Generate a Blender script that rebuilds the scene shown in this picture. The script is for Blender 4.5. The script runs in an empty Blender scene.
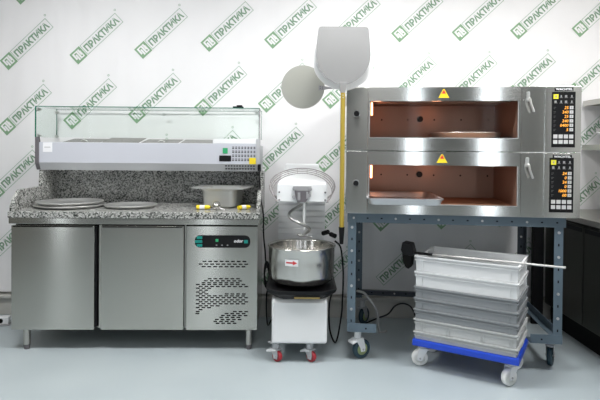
import bpy, math, random
from mathutils import Vector, Matrix
random.seed(4)
S = bpy.context.scene
COL = S.collection
R = math.radians
PI = math.pi

# ------------------------------------------------------------------ materials
MATS = {}
def mat(name, color, rough=0.5, metal=0.0, emit=None, estr=1.0, spec=None, coat=0):
    if name in MATS: return MATS[name]
    m = bpy.data.materials.new(name); m.use_nodes = True
    b = m.node_tree.nodes['Principled BSDF']
    b.inputs['Base Color'].default_value = (*color, 1)
    b.inputs['Roughness'].default_value = rough
    b.inputs['Metallic'].default_value = metal
    if spec is not None: b.inputs['Specular IOR Level'].default_value = spec
    if coat: b.inputs['Coat Weight'].default_value = coat
    if emit:
        b.inputs['Emission Color'].default_value = (*emit, 1)
        b.inputs['Emission Strength'].default_value = estr
    MATS[name] = m
    return m

def aniso(m, a=0.95):
    nt = m.node_tree; b = nt.nodes['Principled BSDF']
    t = nt.nodes.new('ShaderNodeTangent'); t.direction_type = 'RADIAL'; t.axis = 'Z'
    nt.links.new(t.outputs[0], b.inputs['Tangent']); b.inputs['Anisotropic'].default_value = a; b.inputs['Anisotropic Rotation'].default_value = .25
    return m

def brushed(name, color, rough=0.3, axis='z', amt=0.05, bump=0.02, metal=1.0):
    m = mat(name, color, rough, metal)
    if not bump and not amt: return m
    nt = m.node_tree; b = nt.nodes['Principled BSDF']
    tc = nt.nodes.new('ShaderNodeTexCoord'); mp = nt.nodes.new('ShaderNodeMapping')
    no = nt.nodes.new('ShaderNodeTexNoise')
    sc = {'z': (260, 260, 3), 'x': (3, 260, 260)}[axis]
    mp.inputs['Scale'].default_value = sc
    no.inputs['Scale'].default_value = 1.0; no.inputs['Detail'].default_value = 4
    nt.links.new(tc.outputs['Object'], mp.inputs['Vector']); nt.links.new(mp.outputs[0], no.inputs['Vector'])
    mr = nt.nodes.new('ShaderNodeMapRange')
    mr.inputs['To Min'].default_value = rough - amt / 2; mr.inputs['To Max'].default_value = rough + amt / 2
    nt.links.new(no.outputs['Fac'], mr.inputs['Value']); nt.links.new(mr.outputs[0], b.inputs['Roughness'])
    bp = nt.nodes.new('ShaderNodeBump'); bp.inputs['Strength'].default_value = bump; bp.inputs['Distance'].default_value = 0.002
    nt.links.new(no.outputs['Fac'], bp.inputs['Height']); 
    if bump: nt.links.new(bp.outputs[0], b.inputs['Normal'])
    return m

STEEL = brushed('brushed_steel', (0.50, 0.49, 0.46), 0.36)
STEELD = aniso(brushed('door_steel', (0.55, 0.54, 0.50), 0.2, 'x', bump=0, amt=.0))
STEELO = aniso(brushed('oven_steel', (0.76, 0.76, 0.74), 0.16, 'x', bump=0, amt=0))
CHROME = mat('chrome', (0.68, 0.68, 0.67), 0.3, 0.9)
WIREM = mat('guard_wire', (0.30, 0.28, 0.28), 0.5, 0.5)
HOOKM = mat('hook_steel', (0.45, 0.45, 0.44), 0.3, 0.9)
ALU = mat('aluminium', (0.24, 0.24, 0.24), 0.6, 0.3)
ALUW = mat('bright_aluminium', (0.9, 0.9, 0.9), 0.45, 0.0)
DISC = mat('worn_aluminium', (0.40, 0.40, 0.36), 0.45, 0.6)
BOWLM = mat('polished_steel', (0.62, 0.60, 0.57), 0.2, 1)
PANM = mat('pan_steel', (0.70, 0.70, 0.68), 0.36, 0.8)
LIDM = mat('dull_lid_steel', (0.16, 0.155, 0.13), 0.25, 0.9)  # dark reflection put into the lids' base colour
WHITE = mat('white_enamel', (0.80, 0.81, 0.82), 0.4)
RAILW = mat('rail_enamel', (0.52, 0.535, 0.59), 0.45)
RAILG = mat('rail_steel', (0.50, 0.51, 0.53), 0.6, 0.4)
BLACK = mat('black_plastic', (0.008, 0.008, 0.009), 0.35, spec=.2)
BLACKM = mat('matte_black', (0.008, 0.008, 0.008), 0.8, spec=.1)
DGREY = mat('dark_grey_plastic', (0.13, 0.12, 0.13), 0.5)
MGREY = mat('mid_grey_plastic', (0.3, 0.3, 0.31), 0.5)
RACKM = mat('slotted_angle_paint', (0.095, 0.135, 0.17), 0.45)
RACKSH = mat('dark_angle_paint', (0.05, 0.06, 0.075), 0.5)  # rack paint again, with the shade at the back put into its colour
BOLT = mat('zinc_bolt', (0.5, 0.5, 0.5), 0.4, 0.6)
RED = mat('red_wheel', (0.35, 0.02, 0.03), 0.4)
REDI = mat('red_ink', (0.6, 0.03, 0.04), 0.5)
YEL = mat('yellow_plastic', (0.85, 0.65, 0.02), 0.4)
YELP = mat('yellow_handle', (0.36, 0.26, 0.03), 0.5)
GOLD = mat('brass_strip', (0.45, 0.33, 0.12), 0.4, 0.5)
GREEN = mat('green_switch', (0.02, 0.25, 0.10), 0.3, emit=(0.05, 0.5, 0.2), estr=0.25)
TEAL = mat('teal_print', (0.0, 0.22, 0.19), 0.4)
BLUE = mat('blue_plastic', (0.01, 0.06, 0.55), 0.4)
CRW = mat('white_crate_plastic', (0.72, 0.73, 0.74), 0.45)
CRG = mat('grey_crate_plastic', (0.27, 0.285, 0.30), 0.5)
CRL = mat('light_grey_crate_plastic', (0.50, 0.51, 0.51), 0.5)
TYRE = mat('teal_rubber', (0.02, 0.05, 0.07), 0.5)
HUB = mat('hub_yellow_green', (0.35, 0.42, 0.2), 0.5)
WHEELW = mat('white_nylon', (0.85, 0.85, 0.83), 0.4)
RODM = mat('brush_rod_steel', (0.5, 0.5, 0.49), 0.45, 0.5)
ORANGE = mat('readout_orange', (0.2, 0.05, 0), 0.5, emit=(1.0, 0.45, 0.06), estr=2.0)
LAMPO = mat('oven_lamp_glow', (1, 0.4, 0.2), 0.5, emit=(1.0, 0.36, 0.17), estr=11)
KEYW = mat('key_white', (0.55, 0.55, 0.55), 0.5)
KEYY = mat('key_yellow', (0.75, 0.7, 0.03), 0.5)
ICON = mat('key_outline_grey', (0.12, 0.12, 0.12), 0.5)
PAPER = mat('paper', (0.8, 0.8, 0.82), 0.7)
GREYCAB = mat('grey_cable', (0.45, 0.45, 0.45), 0.5)
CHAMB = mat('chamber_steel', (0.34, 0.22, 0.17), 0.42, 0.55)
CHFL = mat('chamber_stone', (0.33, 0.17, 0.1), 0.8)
GEDGE = mat('glass_edge_green', (0.01, 0.16, 0.10), 0.2)
INK = mat('banner_green_ink', (0.22, 0.37, 0.22), 0.6)
INKD = mat('banner_dark_green_ink', (0.20, 0.32, 0.22), 0.6)
INKL = mat('banner_grey_line_ink', (0.32, 0.44, 0.34), 0.6)
SHADECAB = brushed('dark_cabinet_steel', (0.09, 0.09, 0.08), 0.4)  # bench steel with its shadow put into the colour
LIGHTP = mat('lamp_panel', (1, 1, 1), 0.5, emit=(1, 0.98, 0.95), estr=8)
WALLP = mat('wall_paint', (0.62, 0.60, 0.56), 0.8)
WALLD = mat('rear_wall_paint', (0.16, 0.155, 0.14), 0.8)  # walls out of view, coloured dark so the steel mirrors a dim room
BASEB = mat('skirting_paint', (0.50, 0.49, 0.46), 0.5)
CEILM = mat('ceiling_paint', (0.75, 0.75, 0.74), 0.9)

def speckle(name, lo, hi, rough=0.25):
    m = mat(name, lo, rough); nt = m.node_tree; b = nt.nodes['Principled BSDF']
    tc = nt.nodes.new('ShaderNodeTexCoord')
    v = nt.nodes.new('ShaderNodeTexVoronoi'); v.inputs['Scale'].default_value = 130
    n = nt.nodes.new('ShaderNodeTexNoise'); n.inputs['Scale'].default_value = 90; n.inputs['Detail'].default_value = 3
    nt.links.new(tc.outputs['Object'], v.inputs['Vector']); nt.links.new(tc.outputs['Object'], n.inputs['Vector'])
    s = nt.nodes.new('ShaderNodeSeparateColor'); nt.links.new(v.outputs['Color'], s.inputs[0])
    ad = nt.nodes.new('ShaderNodeMath'); ad.operation = 'ADD'
    nt.links.new(s.outputs[0], ad.inputs[0]); nt.links.new(n.outputs['Fac'], ad.inputs[1])
    cr = nt.nodes.new('ShaderNodeValToRGB')
    cr.color_ramp.elements[0].position = 0.35; cr.color_ramp.elements[0].color = (*lo, 1)
    cr.color_ramp.elements[1].position = 0.85; cr.color_ramp.elements[1].color = (*hi, 1)
    hf = nt.nodes.new('ShaderNodeMath'); hf.operation = 'MULTIPLY'; hf.inputs[1].default_value = 0.6
    nt.links.new(ad.outputs[0], hf.inputs[0]); nt.links.new(hf.outputs[0], cr.inputs[0])
    nt.links.new(cr.outputs[0], b.inputs['Base Color'])
    return m
GRAN = speckle('speckled_granite', (0.035, 0.04, 0.035), (0.50, 0.50, 0.48))

def floor_mat():
    m = mat('epoxy_floor', (0.36, 0.40, 0.42), 0.28); nt = m.node_tree; b = nt.nodes['Principled BSDF']
    tc = nt.nodes.new('ShaderNodeTexCoord'); n = nt.nodes.new('ShaderNodeTexNoise')
    n.inputs['Scale'].default_value = 1.2; n.inputs['Detail'].default_value = 2
    nt.links.new(tc.outputs['Object'], n.inputs['Vector'])
    cr = nt.nodes.new('ShaderNodeValToRGB')
    cr.color_ramp.elements[0].position = 0.3; cr.color_ramp.elements[0].color = (0.36, 0.415, 0.44, 1)
    cr.color_ramp.elements[1].position = 0.7; cr.color_ramp.elements[1].color = (0.42, 0.475, 0.495, 1)
    nt.links.new(n.outputs['Fac'], cr.inputs[0]); nt.links.new(cr.outputs[0], b.inputs['Base Color'])
    mr = nt.nodes.new('ShaderNodeMapRange'); mr.inputs['To Min'].default_value = 0.28; mr.inputs['To Max'].default_value = 0.32
    nt.links.new(n.outputs['Fac'], mr.inputs['Value']); nt.links.new(mr.outputs[0], b.inputs['Roughness'])
    return m
FLOOR = floor_mat()

def vinyl():
    m = mat('banner_vinyl', (0.80, 0.79, 0.80), 0.55); nt = m.node_tree; b = nt.nodes['Principled BSDF']
    tc = nt.nodes.new('ShaderNodeTexCoord'); n = nt.nodes.new('ShaderNodeTexNoise')
    mp = nt.nodes.new('ShaderNodeMapping'); mp.inputs['Scale'].default_value = (2.2, 1, 0.5)
    n.inputs['Scale'].default_value = 1.5; n.inputs['Detail'].default_value = 2
    nt.links.new(tc.outputs['Object'], mp.inputs[0]); nt.links.new(mp.outputs[0], n.inputs['Vector'])
    bp = nt.nodes.new('ShaderNodeBump'); bp.inputs['Strength'].default_value = 0.5; bp.inputs['Distance'].default_value = 0.05
    nt.links.new(n.outputs['Fac'], bp.inputs['Height']); nt.links.new(bp.outputs[0], b.inputs['Normal'])
    return m
VINYL = vinyl()

def glass(name, tint, refl):
    m = bpy.data.materials.new(name); m.use_nodes = True; nt = m.node_tree; nt.nodes.clear()
    o = nt.nodes.new('ShaderNodeOutputMaterial'); t = nt.nodes.new('ShaderNodeBsdfTransparent')
    g = nt.nodes.new('ShaderNodeBsdfGlossy'); g.inputs['Roughness'].default_value = 0.03
    f = nt.nodes.new('ShaderNodeFresnel'); f.inputs['IOR'].default_value = refl
    mx = nt.nodes.new('ShaderNodeMixShader'); t.inputs[0].default_value = (*tint, 1)
    ge = nt.nodes.new('ShaderNodeNewGeometry'); iv = nt.nodes.new('ShaderNodeMath'); iv.operation = 'SUBTRACT'; iv.inputs[0].default_value = 1
    mu = nt.nodes.new('ShaderNodeMath'); mu.operation = 'MULTIPLY'
    nt.links.new(ge.outputs['Backfacing'], iv.inputs[1]); nt.links.new(iv.outputs[0], mu.inputs[0]); nt.links.new(f.outputs[0], mu.inputs[1])
    nt.links.new(mu.outputs[0], mx.inputs[0]); nt.links.new(t.outputs[0], mx.inputs[1]); nt.links.new(g.outputs[0], mx.inputs[2])
    nt.links.new(mx.outputs[0], o.inputs['Surface']); MATS[name] = m
    return m
GLASS = glass('display_glass', (0.965, 0.985, 0.975), 1.15)
OGLASS = glass('oven_glass', (0.96, 0.96, 0.96), 1.15)

# ------------------------------------------------------------------ mesh builder
class MB:
    def __init__(s): s.v = []; s.f = []; s.m = []; s.sm = []; s.mats = []
    def mi(s, m):
        if m not in s.mats: s.mats.append(m)
        return s.mats.index(m)
    def add(s, vs, fs, m, smooth=False):
        k = len(s.v); s.v += [tuple(v) for v in vs]; i = s.mi(m)
        for f in fs: s.f.append([a + k for a in f]); s.m.append(i); s.sm.append(smooth)
        return s
    def box(s, x0, x1, y0, y1, z0, z1, m, M=None):
        vs = [Vector((x, y, z)) for z in (z0, z1) for y in (y0, y1) for x in (x0, x1)]
        if M: vs = [M @ v for v in vs]
        return s.add(vs, [(0, 2, 3, 1), (4, 5, 7, 6), (0, 1, 5, 4), (2, 6, 7, 3), (0, 4, 6, 2), (1, 3, 7, 5)], m)
    def cyl(s, a, b, r, m, n=20, r2=None, caps=True, smooth=True):
        a = Vector(a); b = Vector(b); d = (b - a).normalized()
        u = d.orthogonal().normalized(); w = d.cross(u); r2 = r if r2 is None else r2
        vs = []
        for p, rr in ((a, r), (b, r2)):
            for i in range(n):
                t = 2 * PI * i / n; vs.append(p + u * math.cos(t) * rr + w * math.sin(t) * rr)
        s.add(vs, [(i, (i + 1) % n, n + (i + 1) % n, n + i) for i in range(n)], m, smooth)
        if caps:
            s.add(vs[:n], [tuple(range(n))[::-1]], m); s.add(vs[n:], [tuple(range(n))], m)
        return s
    def tube(s, pts, r, m, n=8, closed=False):
        pts = [Vector(p) for p in pts]; N = len(pts); vs = []; prev = None
        for i, p in enumerate(pts):
            a = pts[(i - 1) % N] if (closed or i > 0) else p
            b = pts[(i + 1) % N] if (closed or i < N - 1) else p
            d = (b - a).normalized()
            if prev is None: u = d.orthogonal().normalized()
            else:
                u = prev - d * prev.dot(d)
                u = u.normalized() if u.length > 1e-6 else d.orthogonal().normalized()
            prev = u; w = d.cross(u)
            for k in range(n):
                t = 2 * PI * k / n; vs.append(p + (u * math.cos(t) + w * math.sin(t)) * r)
        fs = []
        for i in range(N if closed else N - 1):
            j = (i + 1) % N
            for k in range(n): fs.append((i * n + k, i * n + (k + 1) % n, j * n + (k + 1) % n, j * n + k))
        s.add(vs, fs, m, True)
        if not closed:
            s.add(vs[:n], [tuple(range(n))[::-1]], m); s.add(vs[-n:], [tuple(range(n))], m)
        return s
    def lathe(s, prof, c, m, n=40, smooth=True, M=None):
        vs = []
        for (r, z) in prof:
            for i in range(n):
                t = 2 * PI * i / n; v = Vector((c[0] + r * math.cos(t), c[1] + r * math.sin(t), c[2] + z))
                vs.append(M @ v if M else v)
        fs = []
        for j in range(len(prof) - 1):
            for i in range(n): fs.append((j * n + i, j * n + (i + 1) % n, (j + 1) * n + (i + 1) % n, (j + 1) * n + i))
        return s.add(vs, fs, m, smooth)
    def prism(s, poly, fn, d0, d1, m):
        """poly: 2-D points; fn(a,b,d) -> 3-D"""
        n = len(poly); vs = [fn(a, b, d0) for a, b in poly] + [fn(a, b, d1) for a, b in poly]
        fs = [tuple(range(n))[::-1], tuple(range(n, 2 * n))] + [(i, (i + 1) % n, n + (i + 1) % n, n + i) for i in range(n)]
        return s.add(vs, fs, m)
    def text(s, txt, size, fn, m, bold=0.0, align='LEFT', italic=0.0):
        vs, fs = text_mesh(txt, size, bold, align, italic)
        return s.add([fn(x, y) for x, y in vs], fs, m)
    def build(s, name, parent=None, bevel=0, kind=None, recalc=True):
        me = bpy.data.meshes.new(name); me.from_pydata(s.v, [], s.f)
        for m in s.mats: me.materials.append(m)
        me.polygons.foreach_set('material_index', s.m); me.polygons.foreach_set('use_smooth', s.sm)
        me.update()
        if recalc:
            import bmesh
            bm = bmesh.new(); bm.from_mesh(me); bmesh.ops.recalc_face_normals(bm, faces=bm.faces); bm.to_mesh(me); bm.free()
        o = bpy.data.objects.new(name, me); COL.objects.link(o)
        if parent: o.parent = parent
        if bevel:
            b = o.modifiers.new('bevel', 'BEVEL'); b.width = bevel; b.segments = 2; b.limit_method = 'ANGLE'; b.angle_limit = R(40)
        if kind: o['kind'] = kind
        return o

_tc = {}
def text_mesh(txt, size, bold, align, italic):
    key = (txt, size, bold, align, italic)
    if key in _tc: return _tc[key]
    c = bpy.data.curves.new('t', 'FONT'); c.body = txt; c.size = size; c.offset = bold * size; c.align_x = align; c.shear = italic
    c.resolution_u = 3
    o = bpy.data.objects.new('t', c); COL.objects.link(o)
    bpy.context.view_layer.update()
    me = bpy.data.meshes.new_from_object(o.evaluated_get(bpy.context.evaluated_depsgraph_get()))
    vs = [(v.co.x, v.co.y) for v in me.vertices]; fs = [tuple(p.vertices) for p in me.polygons]
    bpy.data.objects.remove(o); bpy.data.curves.remove(c); bpy.data.meshes.remove(me)
    _tc[key] = (vs, fs); return vs, fs

def tag(o, label, cat, group=None):
    o['label'] = label; o['category'] = cat
    if group: o['group'] = group
    return o
def thing(name, label, cat, loc=(0, 0, 0), rz=0, group=None):
    o = bpy.data.objects.new(name, None); COL.objects.link(o); o.empty_display_size = 0.05
    o.location = loc; o.rotation_euler = (0, 0, rz)
    return tag(o, label, cat, group)
def dup(o, parent=None):
    c = o.copy(); COL.objects.link(c)
    if parent: c.parent = parent
    for ch in list(o.children): dup(ch, c)
    return c
def rrect(x0, x1, z0, z1, r, n=5):
    P = []
    for cx, cz, a in ((x1 - r, z1 - r, 0), (x0 + r, z1 - r, 90), (x0 + r, z0 + r, 180), (x1 - r, z0 + r, 270)):
        for i in range(n + 1):
            t = R(a + 90 * i / n); P.append((cx + r * math.cos(t), cz + r * math.sin(t)))
    return P
XZ = lambda a, b, d: (a, d, b)      # prism drawn in x,z and pushed along y
YZ = lambda a, b, d: (d, a, b)
XY = lambda a, b, d: (a, b, d)
def catmull(P, k=6):
    P = [Vector(p) for p in P]; out = []
    for i in range(len(P) - 1):
        p0 = P[max(i - 1, 0)]; p1 = P[i]; p2 = P[i + 1]; p3 = P[min(i + 2, len(P) - 1)]
        for j in range(k):
            t = j / k
            out.append(0.5 * ((2 * p1) + (p2 - p0) * t + (2 * p0 - 5 * p1 + 4 * p2 - p3) * t * t + (3 * p1 - p0 - 3 * p2 + p3) * t ** 3))
    out.append(P[-1]); return out

# ------------------------------------------------------------------ camera
EYE = 1.32
F = 525.0
HZ = 151.0
cam = bpy.data.cameras.new('camera'); cam.sensor_width = 36; cam.lens = F / 600 * 36
PITCH = R(0.7)
cam.shift_y = -((200 - HZ) - F * math.tan(PITCH)) / 600
co = bpy.data.objects.new('camera', cam); COL.objects.link(co); co.location = (0, 0, EYE)
co.rotation_euler = (PI / 2 - PITCH, R(-0.5), 0)
S.camera = co
GZ = -0.025          # floor level
_CM = co.rotation_euler.to_matrix()
def px(x, y, Y):
    """real place of a photographed point known to lie Y metres in front"""
    sy = cam.shift_y * 600
    d = _CM @ Vector(((x - 300) / F, (200 - y + sy) / F, -1.0))
    return Vector((0, 0, EYE)) + d * (Y / d.y)

# ------------------------------------------------------------------ room
WX0, WX1, WY0, WY1, CZ = -3.1, 2.68, -3.2, 4.28, 3.0
MB().box(WX0, WX1, WY0, WY1, -0.12, GZ, FLOOR).build('floor', kind='structure')
MB().box(WX0, WX1, WY0, WY1, CZ, CZ + 0.1, CEILM).build('ceiling', kind='structure')
MB().box(WX0, WX1, WY1, WY1 + 0.1, GZ, CZ, WALLP).build('wall_back', kind='structure')
MB().box(WX0 - 0.1, WX0, WY0, WY1, GZ, CZ, WALLD).build('wall_left', kind='structure')
MB().box(WX1, WX1 + 0.1, WY0, WY1, GZ, CZ, WALLP).build('wall_right', kind='structure')
MB().box(WX0, WX1, WY0 - 0.1, WY0, GZ, CZ, WALLD).build('wall_front', kind='structure')
b = MB(); b.box(WX0, WX1, WY1 - 0.05, WY1, GZ, 0.115, BASEB).box(WX0, WX1, WY1 - 0.075, WY1, 0.115, 0.14, BASEB)
b.build('baseboard_back', bevel=0.004, kind='structure')

BANDP = mat('daylight_pane', (1, 1, 1), .5, emit=(0.86, 0.93, 1.0), estr=5.5)  # pane glowing only to put bright bands into the steel
def window(n, x0, x1, z0_, z1_, wall):  # unseen narrow windows, added for their reflections in oven and doors
    if wall == 'front': fn = lambda a0, a1, d0, d1, c0, c1: (a0, a1, WY0 + d0, WY0 + d1, c0, c1)
    else: fn = lambda a0, a1, d0, d1, c0, c1: (WX0 + d0, WX0 + d1, a0, a1, c0, c1)
    b = MB(); e = .05
    b.box(*fn(x0 - e, x0, 0, .05, z0_ - e, z1_ + e), WHITE).box(*fn(x1, x1 + e, 0, .05, z0_ - e, z1_ + e), WHITE)
    b.box(*fn(x0, x1, 0, .05, z0_ - e, z0_), WHITE).box(*fn(x0, x1, 0, .05, z1_, z1_ + e), WHITE)
    b.box(*fn(x0, x1, 0.002, .012, z0_, z1_), BANDP)
    b.build('window_%d' % n, kind='structure')
window(1, .35, .55, .5, 2.4, 'front'); window(2, 1.62, 1.87, .5, 2.4, 'front'); window(3, -.35, -.05, .5, 2.4, 'left')
window(4, -1.6, -1.35, .5, 2.4, 'front')

# ceiling lamps (out of frame): recessed LED panels
LP = [(0.35, 2.65), (2.1, 2.35), (-1.7, 2.5), (0.2, 0.3), (-1.7, -0.6), (1.7, -1.0)]
lamp0 = None
for i, (x, y) in enumerate(LP):
    if lamp0 is None:
        lamp0 = thing('ceiling_light', 'square white panel light in the ceiling nearest the printed banner', 'ceiling light', (x, y, CZ))
        MB().box(-.32, .32, -.32, -.29, -.02, 0, WHITE).box(-.32, .32, .29, .32, -.02, 0, WHITE).box(-.32, -.29, -.29, .29, -.02, 0, WHITE).box(.29, .32, -.29, .29, -.02, 0, WHITE).build('frame', lamp0)
        MB().box(-.29, .29, -.29, .29, -.012, 0, LIGHTP).build('diffuser', lamp0)
        o = lamp0
    else:
        o = dup(lamp0); o.location = (x, y, CZ)
        o['label'] = ['', 'square panel light in the ceiling above the right bench', 'square panel light in the ceiling above the left counter',
                      'square panel light in the ceiling above the photographer', 'square panel light in the ceiling behind to the left', 'square panel light in the ceiling behind to the right'][i]

def area(name, loc, size, power, rot=(0, 0, 0), color=(1, 1, 1), sy=None):
    l = bpy.data.lights.new(name, 'AREA'); l.energy = power; l.size = size; l.color = color
    if sy: l.shape = 'RECTANGLE'; l.size_y = sy
    o = bpy.data.objects.new(name, l); COL.objects.link(o); o.location = loc; o.rotation_euler = rot; return o
for i, (x, y) in enumerate(LP):
    area('panel_light', (x, y, CZ - 0.03), 0.58, [42, 40, 43, 4, 1, 1][i])

w = bpy.data.worlds.new('world'); S.world = w; w.use_nodes = True
w.node_tree.nodes['Background'].inputs[0].default_value = (0.9, 0.95, 1, 1)
w.node_tree.nodes['Background'].inputs[1].default_value = 0.04

# ------------------------------------------------------------------ banner with printed logos
BY = 4.245
def wave(x, z):
    return 0.006 * math.sin(1.7 * x + 0.6) + 0.004 * math.sin(3.1 * x - z * 0.8)
def logo_geo():
    """list of (verts2d, faces, material, layer); unit: total length 1, icon centre at the origin"""
    G = []
    h = 0.105                                            # half height of the icon square
    def quad(x0, y0, x1, y1, m, l): G.append(([(x0, y0), (x1, y0), (x1, y1), (x0, y1)], [(0, 1, 2, 3)], m, l))
    quad(-h, -h, h, h, INK, 1)
    t = 0.030                                            # the white monogram in the square
    for (x0, y0, x1, y1) in ((-.075, -.04, -.075 + t, .075), (-.075, .055, .0 + t, .075), (.0, -.075, t, .075),
                             (.0, -.075, .075, -.055), (.055, -.075, .075, .04), (-.04, -.075, -.04 + t, .03),
                             (.035, -.03, .035 + t, .075)):
        quad(x0, y0, x1, y1, VINYL, 2)
    bx0, bx1, bh, lw = h + 0.012, 0.90, 0.100, 0.009
    for (x0, y0, x1, y1) in ((bx0, -bh, bx1, -bh + lw), (bx0, bh - lw, bx1, bh), (bx0, -bh, bx0 + lw, bh), (bx1 - lw, -bh, bx1, bh)):
        quad(x0, y0, x1, y1, INKL, 1)
    vs, fs = text_mesh('ПРАКТИКА', 1.0, 0.045, 'LEFT', 0)
    mx0 = min(v[0] for v in vs); mx1 = max(v[0] for v in vs); my0 = min(v[1] for v in vs); my1 = max(v[1] for v in vs)
    sx = (bx1 - bx0 - 0.07) / (mx1 - mx0); sy = 0.118 / (my1 - my0)
    G.append(([((x - mx0) * sx + bx0 + 0.035, (y - my0) * sy - 0.059) for x, y in vs], fs, INKD, 1))
    n = 12; ring = [(0.93 + .018 * math.cos(2 * PI * i / n), .135 + .018 * math.sin(2 * PI * i / n)) for i in range(n)]
    ring += [(0.93 + .010 * math.cos(2 * PI * i / n), .135 + .010 * math.sin(2 * PI * i / n)) for i in range(n)]
    G.append((ring, [(i, (i + 1) % n, n + (i + 1) % n, n + i) for i in range(n)], INKL, 1))
    return G
LG = logo_geo()
bn = MB()
nx, nz = 70, 20; X0, X1, Z0, Z1 = -3.05, 2.64, 0.16, 2.96
vs = []; fs = []
for j in range(nz + 1):
    for i in range(nx + 1):
        x = X0 + (X1 - X0) * i / nx; z = Z0 + (Z1 - Z0) * j / nz; vs.append((x, BY + wave(x, z), z))
for j in range(nz):
    for i in range(nx): a = j * (nx + 1) + i; fs.append((a, a + 1, a + nx + 2, a + nx + 1))
bn.add(vs, fs, VINYL, True)
# back of the sheet, so that it has a thickness
bn.add([(x, y + 0.002, z) for x, y, z in vs], [f[::-1] for f in fs], VINYL, True)
cols = [(-122, 73), (-57, 67), (9, 61), (79, 55.5), (143.5, 50), (209.5, 43), (273, 40), (337, 36.5), (400, 33.5), (460.5, 32.5), (518.5, 31), (579.5, 29), (640, 27)]
for ci, (cx, cy) in enumerate(cols):
    for r in range(-2, 6):
        fx = min(max(cx / 600, 0), 1)
        dx = (-1.5 if ci < 3 and r == 1 else -6.3 * r) if r >= 0 else -12 * r
        dy = (65.5 - 3.5 * fx) * r
        L = (62 - 4 * fx); ang = R(43.4 - 0.3 * fx)
        x = cx + dx; y = cy + dy
        Y = BY
        p = px(x, y, Y); sc = L / F * Y
        ca, sa = math.cos(ang), math.sin(ang)
        for (gv, gf, m, lay) in LG:
            out = []
            for a, bb in gv:
                X = p.x + (a * ca - bb * sa) * sc; Z = p.z + (a * sa + bb * ca) * sc
                out.append((X, BY + wave(X, Z) - 0.0015 * lay - 0.001, Z))
            cxs = [v[0] for v in out]; czs = [v[2] for v in out]
            if max(cxs) < X1 and min(cxs) > X0 and max(czs) < Z1 and min(czs) > Z0:
                bn.add(out, gf, m)
banner = bn.build('printed_banner', recalc=False)
tag(banner, 'white vinyl banner printed all over with slanted green logos, covering the back wall', 'banner')

# ------------------------------------------------------------------ refrigerated counter
CR = R(1.2)
DZ = -.012
CL = Vector((-1.925, 3.465, DZ))
c = thing('refrigerated_counter', 'long steel refrigerated counter with two doors and a speckled granite top', 'counter', CL, CR)
CM = Matrix.Translation(CL) @ Matrix.Rotation(CR, 4, 'Z')
W = 1.657
b = MB(); b.box(.02, 1.645, .06, .69, .13, .832, STEELD).box(.03, 1.64, .045, .06, .14, .825, BLACKM)
b.box(.588, .600, .026, .05, .135, .825, STEEL).box(1.157, 1.164, .03, .05, .135, .825, STEEL)
b.box(.615, .66, .10, .14, .105, .13, STEEL)
b.build('body', c)
MB().box(0, W, .004, .70, .834, .874, STEELD).build('top_trim', c, bevel=.003)
MB().box(-.004, W + .004, -.004, .70, .874, .917, GRAN).build('worktop', c, bevel=.004)
MB().box(.014, 1.65, .665, .695, .9172, 1.176, GRAN).build('splashback', c, bevel=.002)
prof = [(.01, .9172), (.01, .95), (.04, 1.0), (.11, 1.054), (.415, 1.056), (.425, 1.175), (.664, 1.175), (.664, .9172)]
for x0 in (.002, 1.637):
    MB().prism(prof, YZ, x0, x0 + .026, GRAN).build('side_splash', c, bevel=.002)
for k, (x0, x1) in enumerate(((.014, .560), (.604, 1.153))):
    MB().box(x0, x1, .012, .044, .127, .822, STEELD).box(x0 + .01, x1 - .01, .008, .012, .812, .820, BLACKM).build('door', c, bevel=.003)
    if k == 0: MB().box(x1 - .02, x1 + .012, .03, .046, .14, .815, BLACK).build('handle_recess', c)
fp = MB(); fp.box(1.172, 1.646, .012, .044, .127, .822, STEELD)
rows = [(88, 190, 410), (102, 165, 430), (115, 150, 435), (127, 112, 460), (140, 131, 460), (152, 112, 230), (165, 131, 190), (178, 112, 190),
        (190, 131, 190), (190, 305, 450), (203, 112, 450), (215, 131, 460), (230, 112, 445), (243, 131, 460), (256, 112, 460), (270, 131, 300),
        (282, 112, 230), (296, 131, 180), (309, 112, 155), (322, 110, 140),
        (309, 360, 460), (322, 305, 460), (335, 280, 460), (348, 270, 440), (362, 240, 420), (375, 230, 400), (387, 245, 380),
        (-28, 155, 470), (-10, 130, 480), (7, 150, 465)]
for ri, (ry, a, bb) in enumerate(rows):
    z = EYE - (265 + ry / 6.66 - HZ) * 3.5 / F
    xx = a
    while xx <= bb - 20:
        X = (180 + xx / 6.66 - 300) * 3.5 / F + 1.925
        fp.box(X, X + .025, .0105, .013, z - .0038, z + .0038, BLACKM); xx += 38
fp.build('front_panel', c, bevel=0)
def xl(p, Y=3.5): return (p - 300) * Y / F + 1.925
zt, zb = EYE - (234.5 - HZ) * 3.5 / F, EYE - (246.8 - HZ) * 3.5 / F
d = MB().prism(rrect(xl(195.5), xl(251), zb, zt, .035), XZ, .006, .013, BLACK).build('control_display', c)
t = MB()
for k in range(3):
    z0 = zb + .006 + k * .026
    t.box(xl(195.7) + (.012 if k != 1 else 0), xl(203), .0045, .0062, z0, z0 + .018, TEAL)
t.build('stripe', d)
MB().box(xl(216.3), xl(219), .004, .0062, zb + .04, zb + .058, GREEN).build('button', d)
MB().box(xl(244.8), xl(248.5), .004, .0062, zb + .03, zb + .052, TEAL).build('button', d)
MB().text('odor', .030, lambda x, y: (xl(234.5) + x, .0045, zb + .036 + y), PAPER, .02, italic=.2).build('lettering', d)
for q in range(3): MB().box(xl(216.5 + q * 5.5), xl(218 + q * 5.5), .0045, .0062, zb + .014, zb + .020, MGREY).build('indicator', d)
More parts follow.
